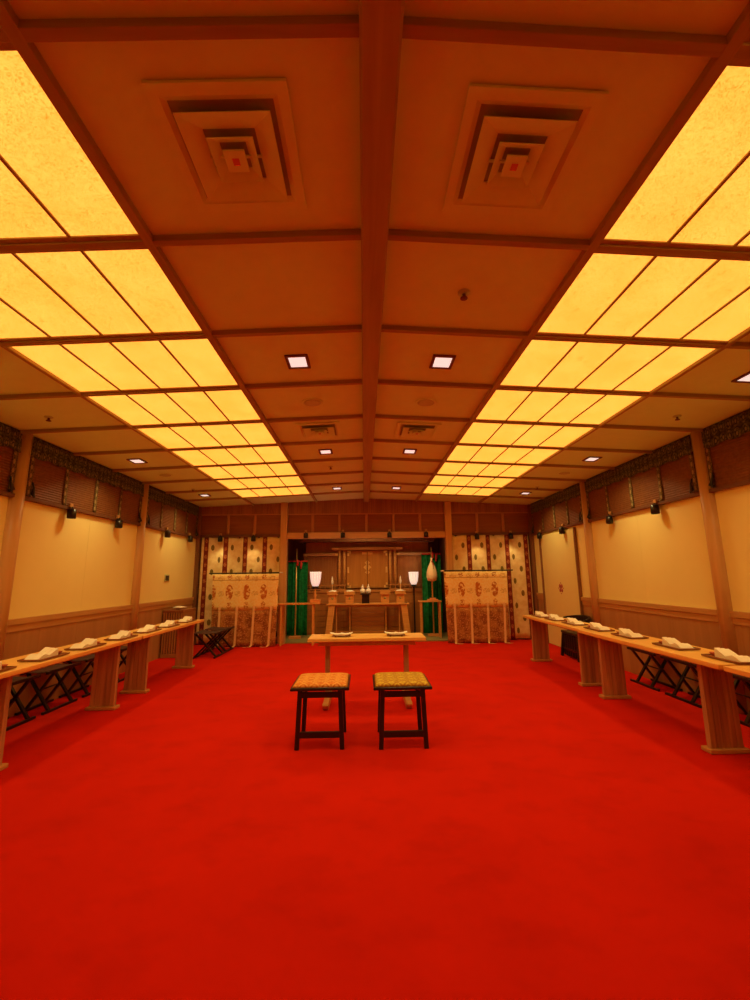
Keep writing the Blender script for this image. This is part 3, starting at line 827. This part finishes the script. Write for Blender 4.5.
# ------------------------------------------------------------------ long tables down the sides
ZL = .70
def long_table(s, nm, k, y0, y1, ly):
    xi, xo = (-2.625, -3.06) if s < 0 else ((2.46, 2.90) if k else (2.50, 2.94))
    xm = (xi + xo) / 2; ym = (y0 + y1) / 2
    t = thing('long_table', 'long narrow wooden table with slab legs by the %s wall, %s from the altar' % (nm, ORD[k]), 'table', (xm, ym, 0), 0, 'long side tables')
    h = abs(xi - xo) / 2
    MB().box(-h, h, y0 - ym, y1 - ym, ZL - .036, ZL).build('table_top', M['table'], t, bevel=.006)
    MB().box(-.09, -.06, y0 - ym + .12, y1 - ym - .12, ZL - .075, ZL - .037).box(.06, .09, y0 - ym + .12, y1 - ym - .12, ZL - .075, ZL - .037).build('under_rail', M['legwood'], t)
    for y in ly:
        q = y - ym
        lg = MB()
        # slab of five upright staves, slightly narrower at the top
        n = 5
        for i in range(n):
            a0 = -.112 + .248 * i / n; a1 = a0 + .248 / n - .004
            lg.hexa([(a0 * 1.04, q - .022, .03), (a1 * 1.04, q - .022, .03), (a1 * 1.04, q + .022, .03), (a0 * 1.04, q + .022, .03),
                     (a0, q - .022, ZL - .037), (a1, q - .022, ZL - .037), (a1, q + .022, ZL - .037), (a0, q + .022, ZL - .037)])
        lg.box(-.113, .135, q - .016, q + .016, .03, ZL - .037)
        L_ = lg.build('leg', M['legwood'], t, bevel=.003)
        MB().box(-.145, .165, q - .05, q + .05, 0.001, .032).build('foot', M['rail'], L_, bevel=.006)
    return xm
LT = [(5.19, 7.08, (5.50, 6.90)), (3.13, 5.15, (3.42, 4.86)), (1.06, 3.09, (1.36, 2.78))]
RT = [(5.19, 7.02, (5.44, 6.96)), (3.12, 5.15, (3.45, 4.90)), (1.05, 3.08, (1.38, 2.80))]
for k, a in enumerate(LT): long_table(-1, 'left', k, *a)
for k, a in enumerate(RT): long_table(1, 'right', k, *a)

def folded_paper_mesh(dirn):
    # two humps with the tall crisp corner at one end
    pr = [(-.13, 0), (-.13, .004), (-.085, .030), (-.058, .038), (-.025, .026), (0, .018), (.045, .042), (.096, .066), (.10, .0)]
    mb = MB(); n = len(pr)
    # layered: three staggered leaves
    for i, (x0, x1, sc) in enumerate(((-.058, -.016, 1.0), (-.016, .022, .93), (.022, .056, .86))):
        mb.prism([(y * dirn, z * sc) for y, z in pr], x0, x1, 'x')
    return mb
papers = {}
Lt = [6.69, 6.09, 5.53, 4.95, 4.34, 3.80, 3.22]
Rt = [6.70, 6.19, 5.64, 5.06, 4.48, 3.82, 3.24]
P0 = None
for s, nm, xs, ys in ((-1, 'left', -2.76, Lt), (1, 'right', 2.68, Rt)):
    tr0 = None
    for k, y in enumerate(ys):
        where = '%s from the altar on the %s tables' % (ORD[k], nm)
        lb = 'flat reddish-brown tray, ' + where
        yc = y + .02
        if tr0 is None:
            tr0 = thing('tray', lb, 'tray', (xs, yc, ZL), 0, 'trays on the long tables')
            MB().box(-.095, .095, -.17, .17, .005, .012).build('tray_top', M['tray'], tr0, bevel=.003)
            r = MB()
            for q in ((-.095, .095, -.17, -.162), (-.095, .095, .162, .17), (-.095, -.087, -.162, .162), (.087, .095, -.162, .162)): r.box(*q, .012, .018)
            r.build('rim', M['tray'], tr0)
            MB().box(-.075, -.06, -.13, .13, 0, .006).box(.06, .075, -.13, .13, 0, .006).build('foot', M['tray'], tr0)
            pp = folded_paper_mesh(1).build('folded_paper', M['paper'])
            pp.location = (xs, yc - .02, ZL + .0125)
            tag(pp, 'white folded paper on the tray ' + where, 'paper', 'folded papers on the trays')
            cp = MB().lathe([(.012, 0), (.012, .006), (.022, .014), (.028, .024), (.026, .024), (.02, .016), (.001, .011)], n=18).build('sake_cup', M['cup'])
            cp.location = (xs - s * .03, yc + .125, ZL + .0125)
            tag(cp, 'small red sake cup on the tray ' + where, 'cup', 'red sake cups on the trays')
        else:
            o = dup(tr0, (xs, yc, ZL), 0, lb)
            o2 = pp.copy(); COL.objects.link(o2); o2.location = (xs, yc - .02, ZL + .0125); o2['label'] = 'white folded paper on the tray ' + where
            o3 = cp.copy(); COL.objects.link(o3); o3.location = (xs - s * .03, yc + .125, ZL + .0125); o3['label'] = 'small red sake cup on the tray ' + where

# ------------------------------------------------------------------ black folding stools
def make_folding():
    t = thing('folding_stool', 'f', 'folding stool', (0, 0, 0), 0, 'black folding stools')
    L = .26; sp = .132; h = .415
    for s, yo in ((1, .175), (-1, .135)):
        MB().box(s * sp - .014, s * sp + .014, -L, L, 0.001, .026).build('foot_bar', M['black'], t, bevel=.003)
        MB().box(-s * sp - .013, -s * sp + .013, -L, L, h - .026, h).build('seat_bar', M['black'], t, bevel=.003)
        for q in (-1, 1):
            MB().bar((s * sp, q * yo, .02), (-s * sp, q * yo, h - .015), .022, .034, (0, 1, 0)).build('leg', M['black'], t, bevel=.002)
    MB().tube([(0, -.19, .215), (0, .19, .215)], .008, 8).build('pivot_rod', M['blackm'], t)
    def fn(a, b):
        x = (2 * a - 1) * (sp + .012)
        return (x, (2 * b - 1) * .225, h + .004 - .022 * (1 - (2 * a - 1) ** 2)), (x, b)
    MB().grid(fn, 12, 4).build('seat', M['seatcloth'], t, solid=.006)
    return t
f0 = make_folding(); first = True
def fold(x, y, label, rz=0):
    global first
    o = f0 if first else dup(f0, (0, 0, 0))
    first = False
    o.location = (x, y, 0); o.rotation_euler = (0, 0, rz); o['label'] = label
for k, y in enumerate((6.22, 5.58, 4.95, 4.33, 3.70, 3.07)):
    fold(-3.462, y, 'black cross-legged folding stool behind the left long tables, %s from the altar' % ORD[k])
for k, y in enumerate((5.37, 4.74, 4.11, 3.48, 2.85)):
    fold(3.462, y, 'black cross-legged folding stool behind the right long tables, %s from the altar' % ORD[k])
fold(-2.82, 7.88, 'black folding stool in front of the left curtain stand, nearer the viewer')
fold(-2.83, 8.40, 'black folding stool in front of the left curtain stand, nearer the curtain')
for o in list(COL.objects):
    if o.name.startswith('folding_stool') and o.location.y > 7: o.scale = (1.4, 1, 1); o.location.x = -2.80

# slatted cabinet by the left wall
t = thing('slatted_cabinet', 'brown slatted cabinet against the left wall by the curtain, a white dish on top', 'cabinet', (-3.42, 8.04, 0))
MB().box(-.16, .165, -.27, .27, .06, .755).build('body', M['darkwood'], t)
MB().box(-.175, .185, -.29, .29, .755, .80).build('top', M['tray'], t, bevel=.005)
MB().box(-.17, .18, -.285, .285, 0.001, .06).build('plinth', M['wainscot'], t, bevel=.004)
for i in range(8):
    x = -.15 + .30 * i / 7
    MB().box(x - .010, x + .010, -.288, -.268, .06, .755).build('slat', M['wainscot'], t)
for i in range(12):
    y = -.255 + .51 * i / 11
    MB().box(.163, .183, y - .011, y + .011, .06, .755).build('slat', M['wainscot'], t)
o = MB().lathe([(.04, 0), (.05, .008), (.12, .03), (.122, .036), (.05, .055), (.001, .062)], (-3.40, 7.98, .80), 24).build('offering_dish', M['white'])
tag(o, 'white dish on top of the slatted cabinet by the left wall', 'dish')
# small dark panel on the left wall
o = thing('wall_panel', 'small dark control panel on the cream left wall near the altar', 'control panel', (-W, 7.85, 1.36))
MB().box(.0, .012, -.085, .085, -.06, .06).build('plate', M['grille'], o, bevel=.003)
MB().box(.012, .018, -.065, .065, -.042, .042).build('screen', M['blackm'], o, bevel=.002)

# black round-backed chair behind the right tables
t = thing('round_back_chair', 'black chair with a curved back rail behind the far right table, by the cream door', 'chair', (3.38, 7.10, 0), -PI / 2)
# local: x along the wall, y+ towards the wall
pts = []
for i in range(17):
    a = PI * (i / 16)
    pts.append((.33 * math.cos(a), -.02 + .22 * math.sin(a), .585 + .045 * math.sin(a)))
mb = MB()
for p, q in zip(pts, pts[1:]): mb.bar(p, q, .035, .085)
mb.build('back_rail', M['black'], t, bevel=.004)
sp = MB()
for i in range(1, 16, 2): sp.tube([(pts[i][0] * .86, pts[i][1] * .9, .40), pts[i]], .010, 8)
sp.build('spindle', M['black'], t)
MB().prism([(-.29, -.11), (.29, -.11), (.30, .0), (.22, .16), (-.22, .16), (-.30, .0)], .375, .415, 'z').build('seat', M['black'], t, bevel=.008)
for x in (-.25, .25):
    MB().bar((x * 1.15, -.12, .001), (x, -.085, .376), .042, .042, (0, 1, 0)).build('leg', M['black'], t, bevel=.003)
    MB().bar((x * 1.0, .20, .001), (x * .8, .12, .376), .042, .042, (0, 1, 0)).build('leg', M['black'], t, bevel=.003)
MB().box(-.25, .25, -.11, -.09, .12, .15).box(-.22, .22, .15, .17, .12, .15).build('stretcher', M['black'], t)
MB().box(-.25, .25, -.095, -.08, .03, .37).build('skirt_panel', M['black'], t)
for i in range(7):
    x = -.225 + .075 * i
    MB().box(x - .012, x + .012, -.105, -.09, .03, .37).build('skirt_slat', M['blackm'], t)

# ------------------------------------------------------------------ lamps
def area(name, loc, size, power, col, rot=(0, 0, 0)):
    l = bpy.data.lights.new(name, 'AREA'); l.energy = power; l.color = col; l.size = size * 1.9 if size < .2 else size; l.shape = 'SQUARE'; l.spread = math.radians(130)
    o = bpy.data.objects.new(name, l); COL.objects.link(o); o.location = loc; o.rotation_euler = rot
    return o
for x in (-3.045, -.565, .565, 3.045):
    for y in (3.07, 5.49, 7.9):
        area('downlight_beam', (x, y, zc(x) - .03), .12, 7.0, (1.0, .74, .26))
area('recess_fill', (0, 9.75, 2.75), .9, 10.0, (1.0, .62, .22))  # unseen fill light added to brighten the altar, no fitting here
for x, y, z in ((-1.065, 8.94, 1.32), (1.11, 10.17, 1.30)):
    l = bpy.data.lights.new('lantern_bulb', 'POINT'); l.energy = 2.0; l.color = (1, .8, .6); l.shadow_soft_size = .05
    o = bpy.data.objects.new('lantern_bulb', l); COL.objects.link(o); o.location = (x, y, z + .02)

for x, z in ((-3.11, 2.1), (-2.41, 2.1), (-1.30, 2.15), (-.51, 2.15), (.49, 2.15), (1.28, 2.15), (2.38, 2.1), (3.12, 2.1)):
    l = bpy.data.lights.new('spot_beam', 'SPOT'); l.energy = 5 if abs(x) > 2 else 12; l.color = (1, .72, .28); l.spot_size = math.radians(95); l.spot_blend = 1; l.shadow_soft_size = .04
    o = bpy.data.objects.new('spot_beam', l); COL.objects.link(o); o.location = (x, 8.98, z - .03)
    o.rotation_euler = (math.radians(38 if abs(x) < 2 else 12), 0, 0)
w = bpy.data.worlds.new('World'); S.world = w; w.use_nodes = True
w.node_tree.nodes['Background'].inputs[0].default_value = (.02, .01, .005, 1)
w.node_tree.nodes['Background'].inputs[1].default_value = .3

# ------------------------------------------------------------------ camera
pitch, yaw, roll, fpx = .1776641, .0274155, -.0117140, 423.48
F = Vector((math.sin(yaw) * math.cos(pitch), math.cos(yaw) * math.cos(pitch), math.sin(pitch)))
R = Vector((math.cos(yaw), -math.sin(yaw), 0)); U = R.cross(F)
R2 = R * math.cos(roll) + U * math.sin(roll); U2 = -R * math.sin(roll) + U * math.cos(roll)
cd = bpy.data.cameras.new('camera'); cam = bpy.data.objects.new('camera', cd); COL.objects.link(cam)
cd.sensor_fit = 'VERTICAL'; cd.sensor_height = 36; cd.sensor_width = 27; cd.lens = fpx / 1000 * 36; cd.clip_start = .05
mw = Matrix((R2, U2, -F)).transposed().to_4x4(); mw.translation = Vector((-.0613, 0, 1.35))
cam.matrix_world = mw
S.camera = cam
S.view_settings.view_transform = 'Standard'; S.view_settings.look = 'None'; S.view_settings.exposure = 0; S.view_settings.gamma = 1
S.view_settings.use_curve_mapping = False
